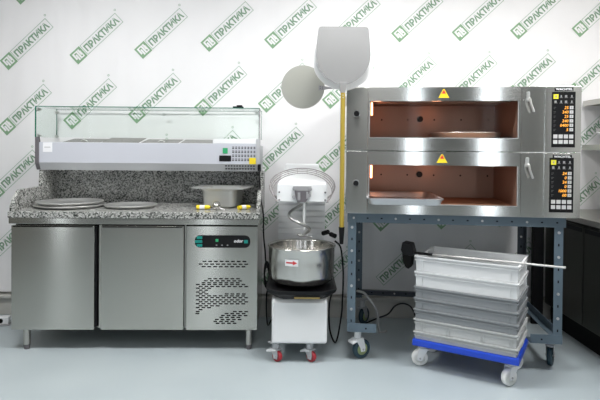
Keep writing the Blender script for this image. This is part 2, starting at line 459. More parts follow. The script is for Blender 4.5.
for (x, y) in ((.10, .05), (1.59, .05), (.10, .62), (1.59, .62), (.82, .62)):
    lg = MB(); lg.cyl((x, y, .02), (x, y, .135), .023, STEEL).cyl((x, y, GZ - DZ), (x, y, .02), .017, DGREY, r2=.022); lg.build('leg', c)

# ------------------------------------------------------------------ topping rail with glass
RL = Vector((-1.952, 3.87, 0)); RR = R(.6)
r_ = thing('topping_rail', 'pale grey refrigerated topping rail with vents resting on the granite splashback', 'topping rail', (RL.x, RL.y, 1.176 + DZ), RR)
z0 = -1.176
def xr(p, Y=3.87): return (p - 300) * Y / F + 1.948
LW = 1.648
b = MB(); b.prism([(.0, 1.382), (.0, 1.232), (.03, 1.1765), (.34, 1.1765), (.34, 1.36), (.05, 1.36), (.05, 1.382)], lambda a, bb, d: (d, a, bb + z0), .028, LW - .02, RAILW)
b.build('body', r_, bevel=.003)
b = MB(); b.add([(.028, .0005, 1.231 + z0), (LW - .02, .0005, 1.231 + z0), (LW - .02, .0285, 1.176 + z0), (.028, .0285, 1.176 + z0)], [(0, 1, 2, 3)], RAILG)
for v in range(0): pass
b.build('lower_trim', r_)
for x0, x1, m in ((0, .028, DGREY), (LW - .02, LW + .008, RAILG)):
    MB().prism([(-.006, 1.42), (-.006, 1.225), (.024, 1.1766), (.34, 1.1766), (.34, 1.37), (.03, 1.37), (.015, 1.42)], lambda a, bb, d: (d, a, bb + z0), x0, x1, m).build('end_cap', r_, bevel=.003)
MB().box(xr(213), LW - .022, .002, .33, 1.382 + z0, 1.418 + z0, WHITE).build('compressor_cover', r_, bevel=.003)
v = MB()
for k in range(4):
    for q in range(8):
        for h in range(2):
            X = xr(232.5 + q * 3.05); Z = EYE - (146 + k * 4.0 + h * 1.5 - HZ) * 3.87 / F + z0
            v.box(X, X + .014, -.0015, .002, Z - .003, Z + .003, BLACKM)
v.build('vent_grille', r_); v = MB()
for q in range(11):
    for h in range(2):
        X = xr(225.5 + q * 2.8); yy = .006 + h * .012; Z = 1.218 + z0 - h * .022
        v.box(X, X + .012, yy - .004, yy + .002, Z - .005, Z + .003, BLACKM)
v.build('vent_grille', r_)
MB().box(xr(223), xr(228), -.004, .001, EYE - (152.5 - HZ) * 3.87 / F + z0, EYE - (147 - HZ) * 3.87 / F + z0, GREEN).build('power_switch', r_, bevel=.001)
MB().box(xr(219.5), xr(231.5), -.004, .001, EYE - (160.5 - HZ) * 3.87 / F + z0, EYE - (154.5 - HZ) * 3.87 / F + z0, BLACK).build('thermostat', r_, bevel=.002)
MB().box(xr(249.7), xr(256.3), -.004, .001, EYE - (163 - HZ) * 3.87 / F + z0, EYE - (156.7 - HZ) * 3.87 / F + z0, YEL).build('warning_label', r_)
MB().box(xr(43.5), xr(52.7), -.0015, .001, EYE - (152.5 - HZ) * 3.87 / F + z0, EYE - (143 - HZ) * 3.87 / F + z0, PAPER).box(xr(45), xr(51), -.0022, -.0015, EYE - (148 - HZ) * 3.87 / F + z0, EYE - (147.4 - HZ) * 3.87 / F + z0, MGREY).build('price_label', r_)
GT = 1.642 + z0; GB = 1.418 + z0
def pane(name, x0, x1, y0, y1, zz0, zz1):
    p = MB().box(x0, x1, y0, y1, zz0, zz1, GLASS).build(name, r_)
    return p
e = .003
fpn = pane('glass_pane', .004, LW, -.004, .002, GB, GT)
MB().box(.002, LW + .002, -.0055, .0035, GT, GT + .005, GEDGE).box(.0, .006, -.006, .004, GB, GT, GEDGE).box(LW - .002, LW + .003, -.005, .003, GB, GT, DGREY).build('polished_edge', fpn)
tpn = pane('glass_pane', .006, LW, .006, .33, GT, GT + .006)
MB().box(.006, LW, .33, .332, GT, GT + .006, GEDGE).build('polished_edge', tpn)
for X in (.006, LW - .006):
    spn = pane('glass_pane', X, X + .005, .006, .33, GB, GT - .002)
    MB().box(X, X + .005, .33, .332, GB, GT, GEDGE).build('polished_edge', spn)
for (X, Y, Z) in ((.02, .015, GT - .02), (.02, .30, GT - .02), (.02, .015, GB + .012), (.02, .30, GB + .012), (LW - .02, .015, GT - .03), (LW - .02, .30, GT - .03), (.87, .30, GT - .03)):
    MB().box(X - .01, X + .01, Y - .004, Y + .004, Z - .012, Z + .012, CHROME).cyl((X, Y - .01, Z), (X, Y + .01, Z), .006, CHROME, 10).box(X - .002, X + .02, Y - .004, Y + .004, Z - .004, Z + .004, CHROME).build('glass_clamp', r_)
# pans hanging in the rail, each with its lid
def pan_set(i, x, label):
    Mx = Matrix.Translation(RL) @ Matrix.Rotation(RR, 4, 'Z')
    p = Mx @ Vector((x, .055, 0)); w_ = .285
    t = thing('food_pan', label, 'food pan', (p.x, p.y, 1.3605 + DZ), CR, 'food pans set in the topping rail')
    b = MB(); b.box(0, w_, 0, .26, .001, .014, PANM)
    b.build('body', t, bevel=.004)
    l = MB(); a = [.036, .045, .036, .036][i]
    l.prism([(0, .015), (.26, .015 + a), (.26, .019 + a), (0, .019)], lambda q, bb, d: (d, q, bb), .004, w_ - .004, LIDM)
    lo = l.build('lid', t, bevel=.002)
    if i in (0, 2):
        MB().tube([(w_ / 2 - .035 + .07 * k / 8, .10, .023 + .020 * math.sin(PI * k / 8)) for k in range(9)], .004, CHROME).build('handle', lo)
for i, x in enumerate((.155, .45, .745, 1.04)):
    pan_set(i, x, ['first lidded steel pan from the left in the topping rail', 'second lidded steel pan from the left in the topping rail',
                   'third lidded steel pan from the left in the topping rail', 'lidded steel pan in the topping rail beside its white cover'][i])
p = px(237, 106, 3.9)
t = thing('clip', 'small black clip lying on top of the glass near its right end', 'clip', (p.x, 3.98, 1.6485 + DZ), CR)
MB().prism(rrect(-.04, .04, 0, .016, .006), XZ, -.02, .02, BLACK).build('body', t)
MB().box(-.012, .03, -.012, .012, .016, .026, BLACK).build('button', t, bevel=.003)

# things on the granite top
ZG = .9175 + DZ
def pizza_pan(x, y, r, label, rz):
    t = thing('pizza_pan', label, 'pizza pan', (x, y, ZG), rz, 'round pizza pans on the granite top')
    MB().lathe([(0.001, .002), (r * .86, .002), (r * .97, .016), (r, .022), (r + .004, .020), (r * .985, .012), (r * .87, 0), (.001, 0)], (0, 0, 0), PANM, 64).build('dish', t)
    return t
p = px(69, 207, 3.76); pizza_pan(p.x, 3.78, .240, 'large round steel pizza pan on the granite near the left splash', 0)
t = pizza_pan(p.x, 3.78, .225, 'second round pizza pan nested on top of the large one', 0); t.location.z = ZG + .0205
p = px(130, 207, 3.76); pizza_pan(p.x, 3.78, .182, 'smaller round steel pizza pan right of the large one', 0)
# deep pan
p = px(223, 200, 3.86)
t = thing('deep_pan', 'deep steel pan with a wide flat rim standing on the granite', 'pan', (p.x, 3.87, ZG), R(-8))
b = MB(); h = .140
def rr(w_, d_, r, z): return [(a, bb, z) for a, bb in rrect(-w_, w_, -d_, d_, r, 4)]
rings = [rr(.098, .10, .04, 0), rr(.112, .115, .04, .012), rr(.128, .13, .045, h - .02), rr(.137, .14, .045, h), rr(.2, .16, .03, h), rr(.2, .16, .03, h + .009), rr(.13, .13, .045, h + .007), rr(.12, .12, .04, .02), rr(.05, .05, .03, .016)]
n = len(rings[0]); vs = [v for q in rings for v in q]
fs = [(j * n + i, j * n + (i + 1) % n, (j + 1) * n + (i + 1) % n, (j + 1) * n + i) for j in range(len(rings) - 1) for i in range(n)]
fs += [tuple(range(n)), tuple(range(len(vs) - n, len(vs)))]
b.add(vs, fs, PANM, False); b.build('body', t, bevel=0)
def yellow_tube(x, y, rz, label):
    t = thing('yellow_tube', label, 'tube', (x, y, ZG), rz)
    MB().cyl((-.045, 0, .016), (.03, 0, .016), .0155, YEL, 16).build('body', t, bevel=.003)
    MB().cyl((.03, 0, .016), (.05, 0, .016), .0155, YEL, 16, r2=.011).build('cap', t)
    MB().cyl((-.022, 0, .016), (.012, 0, .016), .0162, PAPER, 16, caps=False).build('label', t)
p = px(203, 207, 3.66); yellow_tube(p.x, 3.66, R(3), 'yellow tube with white label left of the deep pan')
p = px(243.5, 207, 3.66); yellow_tube(p.x, 3.68, R(40), 'yellow tube with white label right of the deep pan, turned askew')
p = px(216, 208, 3.64)
t = thing('measuring_cup', 'small steel cup lying in front of the deep pan', 'cup', (p.x, 3.64, ZG))
Mt = Matrix.Translation((0, 0, .028)) @ Matrix.Rotation(R(100), 4, 'X')
MB().lathe([(.001, .03), (.018, .03), (.026, 0), (.028, -.03), (.026, -.03), (.016, .027), (.001, .027)], (0, 0, 0), BOWLM, 24, M=Mt).build('bowl', t)
MB().tube([(.024, -.02, .025), (.04, -.03, .012), (.065, -.04, .006)], .004, CHROME).build('handle', t)

# ------------------------------------------------------------------ spiral mixer
def caster(parent, x, y, r, wdt, swivel, fork_m, tyre_m, hub_m, ztop, lever=None, name='caster', gz=None):
    """a caster with its wheel and fork; returns its root (a mesh)"""
    gz = GZ if gz is None else gz; ztop -= gz
    off = r * .45
    A = Matrix.Translation((x, y, gz)) @ Matrix.Rotation(swivel, 4, 'Z')
    f = MB()
    f.box(-.035, .035, -.035, .035, ztop - .006, ztop, fork_m, A)
    f.cyl(A @ Vector((0, 0, ztop - .006)), A @ Vector((0, 0, 2 * r + .004)), .022, fork_m, 16)
    for sgn in (-1, 1):
        y0 = sgn * (wdt / 2 + .006)
        P = [(-.03, 2 * r + .014), (.03, 2 * r + .014), (off + .018, r + .01), (off + .014, r - .014), (off - .014, r - .014), (off - .02, r + .01)]
        f.prism(P, lambda a, bb, d: tuple(A @ Vector((a, d, bb))), y0 - .002, y0 + .002, fork_m)
    f.prism([(-.03, 0), (.03, 0), (.03, 1), (-.03, 1)], lambda a, bb, d: tuple(A @ Vector((a, (bb - .5) * (wdt + .014), d))), 2 * r + .006, 2 * r + .014, fork_m)
    f.cyl(A @ Vector((off, -wdt / 2 - .012, r)), A @ Vector((off, wdt / 2 + .012, r)), .006, BOLT, 10)
    fo = f.build(name, parent)
    wh = MB()
    Aw = A @ Matrix.Translation((off, 0, r)) @ Matrix.Rotation(R(90), 4, 'X')
    hw = wdt / 2
    wh.lathe([(r * .62, -hw), (r * .9, -hw), (r, -hw * .6), (r, hw * .6), (r * .9, hw), (r * .62, hw)], (0, 0, 0), tyre_m, 32, M=Aw)
    wh.build('wheel', fo)
    hb = MB(); hb.lathe([(.001, -hw * .7), (r * .3, -hw * .7), (r * .34, -hw * .4), (r * .62, -hw * .85), (r * .64, 0), (r * .62, hw * .85), (r * .34, hw * .4), (r * .3, hw * .7), (.001, hw * .7)], (0, 0, 0), hub_m, 32, M=Aw)
    hb.build('hub', fo)
    if lever:
        l = MB(); l.prism([(-.05, 2 * r - .004), (-.012, 2 * r + .012), (.02, 2 * r + .012), (.02, 2 * r + .006), (-.05, 2 * r - .016)],
                          lambda a, bb, d: tuple(A @ Vector((a * 1.1, d, bb))), -.028, .028, lever); l.build('brake_lever', fo)
    return fo

m = thing('spiral_mixer', 'white spiral dough mixer with steel bowl and red-wheeled casters', 'mixer', (0.017, 3.3, 0))
MB().prism([(.0, .10), (.0, .36), (.02, .385), (.62, .385), (.62, .10)], YZ, -.187, .165, WHITE).build('base_housing', m, bevel=.016)
# tray below the bowl
oc = lambda w_, y0, y1, c_, z: [(-w_ + c_, y0, z), (w_ - c_, y0, z), (w_, y0 + c_, z), (w_, y1, z), (-w_, y1, z), (-w_, y0 + c_, z)]
rings = [oc(.165, .0, .40, .05, .386), oc(.215, -.05, .42, .07, .425), oc(.225, -.058, .43, .075, .447), oc(.215, -.05, .42, .07, .447), oc(.16, .0, .40, .05, .43)]
vs = [v for q in rings for v in q]; n = 6
fs = [(j * n + i, j * n + (i + 1) % n, (j + 1) * n + (i + 1) % n, (j + 1) * n + i) for j in range(len(rings) - 1) for i in range(n)] + [tuple(range(n)), tuple(range(len(vs) - n, len(vs)))]
MB().add(vs, fs, BLACK).build('bowl_tray', m)
MB().box(-.045, .115, -.040, -.030, .398, .408, GOLD).build('tray_strip', m)
by = .205
bo = MB()
bo.lathe([(.001, .447), (.13, .447), (.18, .452), (.208, .475), (.216, .51), (.218, .60), (.220, .684), (.227, .690), (.226, .697), (.219, .697), (.214, .684), (.211, .51), (.2, .48), (.12, .462), (.001, .462)], (0, by, 0), BOWLM, 64)
bowl = bo.build('bowl', m)
st = MB(); a0 = R(253.8); 
def onb(u, z, rr_): 
    th = R(270) + u / .218; return (rr_ * math.cos(th), by + rr_ * math.sin(th), z)
u0, u1 = -.108, -.022
ff = []
for k in range(9):
    u = u0 + (u1 - u0) * k / 8; ff += [onb(u, .594, .2205), onb(u, .636, .2205)]
st.add(ff, [(2 * k, 2 * k + 2, 2 * k + 3, 2 * k + 1) for k in range(8)], PAPER)
st.add([onb(u, z, .2215) for u, z in ((-.100, .610), (-.075, .610), (-.055, .610), (-.055, .620), (-.075, .620), (-.100, .620))], [(0, 1, 4, 5), (1, 2, 3, 4)], REDI)
st.add([onb(u, z, .2215) for u, z in ((-.055, .601), (-.028, .615), (-.055, .629))], [(0, 1, 2)], REDI)
st.build('arrow_sticker', bowl)
# column and ribbed cover
cb = MB(); cb.box(-.168, .168, .50, .66, .383, 1.0, WHITE).box(-.125, .125, .55, .66, 1.0, 1.225, WHITE); cb.build('column', m, bevel=.01)
rb = MB()
for k in range(9):
    z = .60 + k * .042
    rb.prism([(.482, z + .034), (.490, z), (.5, z), (.5, z + .034)], YZ, -.168, .168, WHITE)
    rb.box(-.168, .168, .493, .5, z + .036, z + .040, WHITE)
rb.build('ribbed_cover', m)
hd = MB()
fr = [(-.165, .985), (.165, .985), (.165, 1.095), (.155, 1.105), (-.155, 1.105), (-.165, 1.095)]
bk = [(-.13, .985), (.13, .985), (.13, 1.195), (.122, 1.205), (-.122, 1.205), (-.13, 1.195)]
vs = [(x, .13, z) for x, z in fr] + [(x, .64, z) for x, z in bk]
hd.add(vs, [(5, 4, 3, 2, 1, 0), (6, 7, 8, 9, 10, 11)] + [(i, (i + 1) % 6, 6 + (i + 1) % 6, 6 + i) for i in range(6)], WHITE)
head = hd.build('head', m, bevel=.006)
for X, Z in ((-.15, 1.05), (-.15, 1.0), (.15, 1.05), (.15, 1.0)): MB().cyl((X, .13, Z), (X, .122, Z), .006, DGREY, 10).build('bolt', head)
MB().box(-.035, .035, .58, .585, 1.193, 1.215, MGREY).build('name_strip', head, bevel=.002)
hk = MB(); hk.cyl((0, by, .985), (0, by, 1.0), .05, DGREY, 24)
for X, Y, Z in ((-.052, by - .09, 1.075), (.052, by - .09, 1.072), (-.055, by - .09, 1.02), (.045, by - .09, 1.03)): hk.cyl((X, .11, Z), (X, .135, Z), .012, MGREY, 12)
hk.cyl((0, by, .97), (0, by, .99), .035, CHROME, 20)
hk.box(-.06, .06, .118, .132, 1.062, 1.09, MGREY).prism([(-.05, 1.062), (.05, 1.062), (.04, 1.01), (.02, .985), (-.03, .985), (-.045, 1.02)], XZ, .112, .132, DGREY).box(-.03, -.012, .106, .114, 1.0, 1.05, MGREY).box(.026, .04, .106, .114, 1.01, 1.055, MGREY)
hk.build('drive_hub', m)
MB().cyl((.014, .13, 1.08), (.014, .16, .80), .009, mat('bar_steel', (.85, .85, .85), .35, .3), 14).build('breaker_bar', m)
sp = []
for k in range(31):
    t_ = k / 30; an = R(60) + t_ * 2 * PI * 0.95; rad = .012 + .068 * math.sin(PI * min(1, t_ * 1.0)) ** .8
    sp.append((-.004 + rad * math.cos(an) * 1.1, by - .02 + rad * math.sin(an), .98 - .22 * t_))
MB().tube(catmull(sp, 2), .0095, HOOKM, 10).tube([(-.03, by, .765), (-.01, by, .752), (.02, by - .02, .757), (.065, by - .02, .748)], .008, HOOKM, 8).build('spiral_hook', m)
# raised wire guard
g = MB()
def garc(rad, k, a0, a1, n=28):
    P = []
    for i in range(n + 1):
        a = R(a0 + (a1 - a0) * i / n)
        P.append((rad * math.cos(a), .24 + .085 * math.sin(a) - .03 * k, 1.075 + .115 * math.sin(a) - .006 * k + (rad - .2) * .5))
    return P
rads = (.221, .214, .205, .196)
arcs = [garc(q, k, -38, 218) for k, q in enumerate(rads)]
for k, P in enumerate(arcs): g.tube(P, .003 if k else .004, WIREM, 6)
for i in range(1, 28, 2): g.tube([arcs[k][i] for k in range(4)], .0016, WIREM, 5)
for sgn in (0, 28):
    q = arcs[0][sgn]; g.tube([q, (q[0] * .98, q[1], q[2] - .04)], .005, MGREY, 6)
g.build('wire_guard', m)
for (X, Y, sw) in ((-.162, .02, R(-40)), (.055, .02, R(-40)), (-.13, .56, R(-80)), (.13, .56, R(-80))):
    caster(m, X, Y + .03, .034, .028, sw, MGREY if Y > .1 else RAILG, RED, RED, .10, lever=WHITE if Y < .1 else None)
MB().tube(catmull([(.155, .40, .745), (.175, .36, .755), (.20, .33, .745), (.228, .30, .73)], 5), .007, BLACK).cyl((.15, .40, .74), (.185, .36, .757), .016, BLACK, 12).cyl((.20, .34, .745), (.232, .31, .735), .016, BLACK, 12).build('cable_gland', m)

# ------------------------------------------------------------------ oven frame of reference
OA = R(-7.3)
OL = Vector((.292, 3.33, 0))
OM = Matrix.Translation(OL) @ Matrix.Rotation(OA, 4, 'Z')
def U(p, y=0.0):
    k = (p - 300) / F; c_, s_ = math.cos(OA), math.sin(OA)
    # point OL + u*(c,s) + y*(-s,c)
    return (k * (OL.y + y * c_) - (OL.x - y * s_)) / (c_ - k * s_)
OW = U(580.5)
def zy(py, p, y=0.0):
    u = U(p, y); Y = OL.y + u * math.sin(OA) + y * math.cos(OA)
    return EYE - (py - HZ - .0087 * (p - 300)) / F * Y
def deck(label, z_b, H, win, seam_knob, dtexts, disp, plate, glassy, dispx, platex):
    t = thing('deck_oven', label, 'oven', (OL.x, OL.y, z_b), OA)
    D = .84; u0, u1 = U(369.5), U(517.5); w0, w1 = win; cd = .60
    s1, s2, s3 = U(367.5), U(521), U(544)
    b = MB()
    b.box(.0, s1, .006, D, .002, H - .002, STEELO).box(s2, OW, .006, D, .002, H - .002, STEELO)
    b.box(s1, s2, .01, D, .002, .03, STEELO).box(s1, s2, .01, D, H - .03, H - .002, STEELO).box(s1, s2, cd + .03, D, .03, H - .03, STEELO)
    b.build('body', t)
    c_ = MB()
    ct, cbm = min(w1 + .02, H - .035), w0 - .005
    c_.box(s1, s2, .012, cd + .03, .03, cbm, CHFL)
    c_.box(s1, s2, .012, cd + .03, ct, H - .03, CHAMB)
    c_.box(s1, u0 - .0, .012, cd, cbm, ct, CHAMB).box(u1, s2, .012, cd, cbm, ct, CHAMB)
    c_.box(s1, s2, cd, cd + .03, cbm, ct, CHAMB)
    for q in range(5):
        X = u0 + .09 + q * .19
        c_.cyl((X, cd, cbm + .6 * (ct - cbm)), (X, cd - .004, cbm + .6 * (ct - cbm)), .006, BLACKM, 10)
    c_.build('baking_chamber', t)
    MB().tube([(u0 + .04 + k * .02, .18 + .02 * (k % 2), ct - .012) for k in range(45)], .006, CHAMB).build('heating_element', t)
    MB().cyl((U(429), cd - .02, cbm + .62 * (ct - cbm)), (U(429), cd, cbm + .62 * (ct - cbm)), .022, BLACK, 20).build('steam_nozzle', t)  # plain black round stub on the chamber's back wall
    MB().cyl((u0 + .012, .04, w1 - .085), (u0 + .012, .04, w1 - .005), .006, LAMPO, 12).build('lamp', t)
    for (lx, ly, pw) in ((u0 + .05, .10, .35), ((u0 + u1) / 2, .30, .3)):
        l_ = bpy.data.lights.new('oven_glow', 'POINT'); l_.energy = pw; l_.color = (1, .42, .22); l_.shadow_soft_size = .03  # point lights added to warm and brighten the chamber beyond its lamp
        lo_ = bpy.data.objects.new('oven_light', l_); COL.objects.link(lo_); lo_.parent = t; lo_.location = (lx, ly, ct - .05)
    # door frame round the window
    dr = MB()
    dr.box(s1 + .002, u0, -.004, .012, .004, H - .004, STEELO).box(u1, s2 - .002, -.004, .012, .004, H - .004, STEELO)
    dr.box(u0, u1, -.004, .012, .004, w0, STEELO).box(u0, u1, -.004, .012, w1, H - .004, STEELO)
    door = dr.build('door', t)
    MB().box(u0, u1, -.007, .012, w0 - .004, w0, CHROME).box(u1 - .001, u1 + .003, -.007, .012, w0, w1, CHROME).box(u0 - .003, u0, -.006, .012, w0, w1, CHROME).build('window_trim', door)
    if glassy: MB().box(u0, u1, .004, .008, w0, w1, OGLASS).build('glass', door)
    MB().box(.001, s1 - .001, -.002, .006, .003, H - .003, STEELO).build('left_panel', t, bevel=.002)
    MB().box(s2, s3 - .001, -.002, .006, .003, H - .003, STEELD if 0 else STEELO).build('handle_panel', t, bevel=.001)
    kx, kz = U(356.3), seam_knob
    MB().cyl((kx, -.002, kz), (kx, -.012, kz), .02, CHROME, 24).cyl((kx, -.012, kz), (kx, -.034, kz), .018, BLACK, 24).build('knob', t, bevel=.002)
    hx = U(527.3)
    hz = w1 + .025
    MB().prism(rrect(hx - .008, hx + .008, hz - .03, hz + .03, .007), XZ, -.014, -.002, CHROME).build('handle_mount', t, bevel=.002)
    lv = MB(); lv.cyl((hx, -.02, hz - .01), (hx, -.04, hz - .02), .007, CHROME, 14)
    lv.tube([(hx, -.04, hz - .015), (hx + .004, -.045, hz - .045), (hx + .022, -.045, hz - .095)], .0065, CHROME, 12)
    lv.build('handle', t)
    # warning triangle
    wx = U(443) if glassy else U(442); wz = H - .048
    q = MB(); q.prism([(wx - .033, wz - .022), (wx + .033, wz - .022), (wx + .004, wz + .032), (wx - .004, wz + .032)], XZ, -.006, -.004, YEL)
    q.prism([(wx - .013, wz + .004), (wx + .013, wz + .004), (wx, wz + .028)], XZ, -.0075, -.006, REDI); q.build('warning_sticker', t)
    # control side
    cp = MB().box(s3 + .001, OW, -.004, .006, .003, H - .003, STEELO).build('control_panel', t, bevel=.001)
    dx0, dx1 = U(dispx[0]), U(dispx[1]); dz0, dz1 = disp
    MB().box(dx0, dx1, -.008, -.004, dz0, dz1, BLACK).build('screen', cp, bevel=.001)
    w_ = dx1 - dx0; hh_ = dz1 - dz0
    px0, px1 = U(platex[0]), U(platex[1])
    n_ = MB().box(px0, px1, -.008, -.004, plate[0], plate[1], BLACK)
    vs, fs = text_mesh('WACHTEL', .02, .03, 'LEFT', 0)
    tw = max(v[0] for v in vs); th = max(v[1] for v in vs)
    n_.add([(px0 + .005 + x / tw * (px1 - px0 - .010), -.0095, plate[0] + .0045 + y / th * (plate[1] - plate[0] - .009)) for x, y in vs], fs, PAPER)
    n_.build('nameplate', cp)
    X = lambda a: dx0 + a * w_
    Z = lambda a: dz1 - a * hh_
    for i, tx in enumerate(dtexts):
        zc = Z(.285 + .0795 * i)
        k = MB(); k.box(X(.755), X(.905), -.0105, -.008, zc - .0095, zc + .0095, KEYW)
        k.box(X(.80), X(.86), -.0112, -.0105, zc - .003, zc + .003, MGREY)
        if i % 2 == 0: k.box(X(.815), X(.845), -.0112, -.0105, zc - .007, zc + .007, MGREY)
        k.build('key', cp)
        MB().text(tx, .024, lambda a, bb: (X(.70) + a, -.0092, zc - .0085 + bb), ORANGE, .0, 'RIGHT', .15).build('digits', cp)
        MB().box(X(.07), X(.17), -.0092, -.008, zc + .001, zc + .003, ICON).box(X(.07), X(.13), -.0092, -.008, zc - .007, zc - .005, ICON).build('caption', cp)
    for rr_ in range(2):
        for cc in range(4):
            zc = Z(.805 + .098 * rr_); xc = X(.155 + .225 * cc)
            MB().box(xc - .0115, xc + .0115, -.0105, -.008, zc - .0115, zc + .0115, KEYW).build('key', cp)
            zc = Z(.085 + .098 * rr_)
            k = MB()
            if rr_ == 0 and cc == 0: k.box(xc - .0145, xc + .0145, -.0105, -.008, zc - .014, zc + .014, KEYY).box(xc - .004, xc + .004, -.0112, -.0105, zc - .007, zc + .007, MGREY)
            else:
                k.box(xc - .009, xc + .009, -.0105, -.008, zc - .009, zc - .005, ICON).box(xc - (.003 if cc % 2 else .008), xc + .004, -.0105, -.008, zc - .005, zc + .008, MGREY)
            k.build('key', cp)
    return t
ZB, ZM, ZT = .926, 1.325, 1.726
H = ZM - ZB
deck('upper steel deck oven with a glass window, stacked on the other oven', ZM, ZT - ZM, (.085, .312), .232, ['25', '240', '25', '240', '0400', '5'],
     (zy(147.3, 563) - ZM, zy(92, 563) - ZM), (zy(91.2, 563) - ZM, zy(87.6, 563) - ZM), True, (551, 574.3), (553.7, 572))
deck('lower steel deck oven with a baking tray sticking out, standing on the rack', ZB, H - .001, (.070, .312), .195, ['24', '0', '24', '0', '1000', '00'],
     (zy(212.5, 563) - ZB, zy(157.8, 563) - ZB), (zy(158.4, 563) - ZB, zy(154.9, 563) - ZB), False, (549.6, 573.5), (552.7, 571.5))

# tray in the lower oven
def opt(u, y, z): return OM @ Vector((u, y, z))
p = opt(U(402.5), .14, ZB + .0712)
t = thing('baking_tray', 'shallow aluminium baking tray sticking out of the lower oven', 'tray', p, R(-4.5))
b = MB(); tw, td, th = .222, .285, .040
rings = [rr(tw - .02, td - .02, .03, .001), rr(tw - .012, td - .012, .03, .004), rr(tw - .002, td - .002, .035, th - .006), rr(tw + .006, td + .006, .04, th - .005), rr(tw + .007, td + .007, .04, th + .003), rr(tw, td, .035, th + .003), rr(tw - .006, td - .006, .035, th - .006), rr(tw - .018, td - .018, .03, .006)]
n = len(rings[0]); vs = [v for q in rings for v in q]
fs = [(j * n + i, j * n + (i + 1) % n, (j + 1) * n + (i + 1) % n, (j + 1) * n + i) for j in range(len(rings) - 1) for i in range(n)] + [tuple(range(n)), tuple(range(len(vs) - n, len(vs)))]
b.add(vs, fs, mat('tray_aluminium', (.62, .62, .64), .35, .8), False).build('dish', t)
p = opt(U(472), .27, ZM + .081)
t = thing('round_pan', 'wide round metal pan inside the upper oven behind the glass', 'pan', p)
MB().lathe([(.001, .002), (.215, .002), (.228, .040), (.236, .042), (.236, .038), (.23, .036), (.218, 0), (.001, 0)], (0, 0, 0), PANM, 56).build('dish', t)

# ------------------------------------------------------------------ rack
rk = thing('oven_rack', 'blue-grey slotted steel rack on casters carrying the two ovens', 'rack', OM @ Vector((0, .02, 0)), OA)
RD = .80; RA, RB = U(348.6), U(566.5, 0)
LWD = .052; TH = .004; Z1r, Z0r = .924, .172
def leg(xo, yo, sx, sy, m, Z0r=.166):
    b = MB(); x0, x1 = sorted((xo, xo + sx * LWD)); y0, y1 = sorted((yo, yo + sy * TH))
    b.box(x0, x1, y0, y1, Z0r, Z1r, m); x2, x3 = sorted((xo, xo + sx * TH)); y2, y3 = sorted((yo + sy * TH, yo + sy * LWD))
    b.box(x2, x3, y2, y3, Z0r, Z1r, m)
    for k in range(9):
        z = .235 + k * .075; X = xo + sx * LWD / 2
        bo_ = k in (1, 3, 6, 8) ; f = -1 if sy > 0 else 1
        yy = yo if sy > 0 else yo - TH
        if bo_: b.cyl((X, yy, z), (X, yy - .006, z), .0085, BOLT, 10)
        else: b.box(X - .004, X + .004, yy - .001, yy, z - .008, z + .008, BLACKM)
    return b.build('leg', rk)
leg(RA, .01, 1, 1, RACKM); leg(RB, .01, -1, 1, RACKM, .155)
leg(RA + .035, RD, 1, -1, RACKM); leg(RB - .0, RD, -1, -1, RACKSH)
def hbeam(x0, x1, y, z0_, z1_, m, nm='beam', bolts=True, sy=1):
    b = MB(); b.box(x0, x1, y - .004, y, z0_, z1_, m).box(x0, x1, y, y + .04 * sy, z1_ - .004, z1_, m) if sy > 0 else b.box(x0, x1, y - .004, y, z0_, z1_, m).box(x0, x1, y - .04, y - .004, z1_ - .004, z1_, m)
    X = x0 + .04; k = 0
    while X < x1 - .02:
        if k % 3 == 0: b.cyl((X, y - .004, (z0_ + z1_) / 2), (X, y - .009, (z0_ + z1_) / 2), .007, BOLT, 10)
        else: b.box(X - .006, X + .006, y - .005, y - .004, (z0_ + z1_) / 2 - .004, (z0_ + z1_) / 2 + .004, BLACKM)
        X += .088; k += 1
    return b.build(nm, rk)
hbeam(RA - .004, RB + .012, .006, .868, .9255, RACKSH if 0 else RACKM, 'top_beam')
hbeam(RA, RB, RD, .868, .9255, RACKSH, 'top_beam', sy=-1)
hbeam(RA + .035, RB, RD - .004, .19, .235, RACKSH, 'lower_beam', sy=-1)
for X, m_ in ((RA, RACKM), (RB, RACKM)):
    sx = 1 if X == RA else -1
    x0, x1 = sorted((X, X + sx * .004)); x2, x3 = sorted((X, X + sx * .04))
    MB().box(x0, x1, .06, RD - .05, .868, .9255, m_).box(x2, x3, .06, RD - .05, .9215, .9255, m_).build('side_beam', rk)
    MB().box(x0, x1, .05, RD - .04, .172, .225, m_).box(x2, x3, .05, RD - .04, .172, .176, m_).build('side_rail', rk)
    xa, xb = sorted((X, X + sx * .185))
    fz = .166 if sx > 0 else .155
    f = MB(); f.box(xa, xb, .002, .008, fz, fz + .055, RACKM).box(xa, xb, .008, .10, fz, fz + .005, RACKM)
    f.box(X + sx * .12 - .005, X + sx * .12 + .005, .0012, .002, fz + .02, fz + .03, BLACKM); f.build('foot_bracket', rk)
caster(rk, RA + .068, .055, .063, .032, R(35), WHITE, TYRE, HUB, .166, lever=WHITE)
caster(rk, RB - .035, .11, .063, .032, R(65), RAILG, TYRE, TYRE, .155)
caster(rk, RA + .09, RD - .06, .063, .032, R(60), RAILG, TYRE, HUB, .172)
caster(rk, RB - .06, RD - .06, .063, .032, R(60), RAILG, TYRE, HUB, .172)

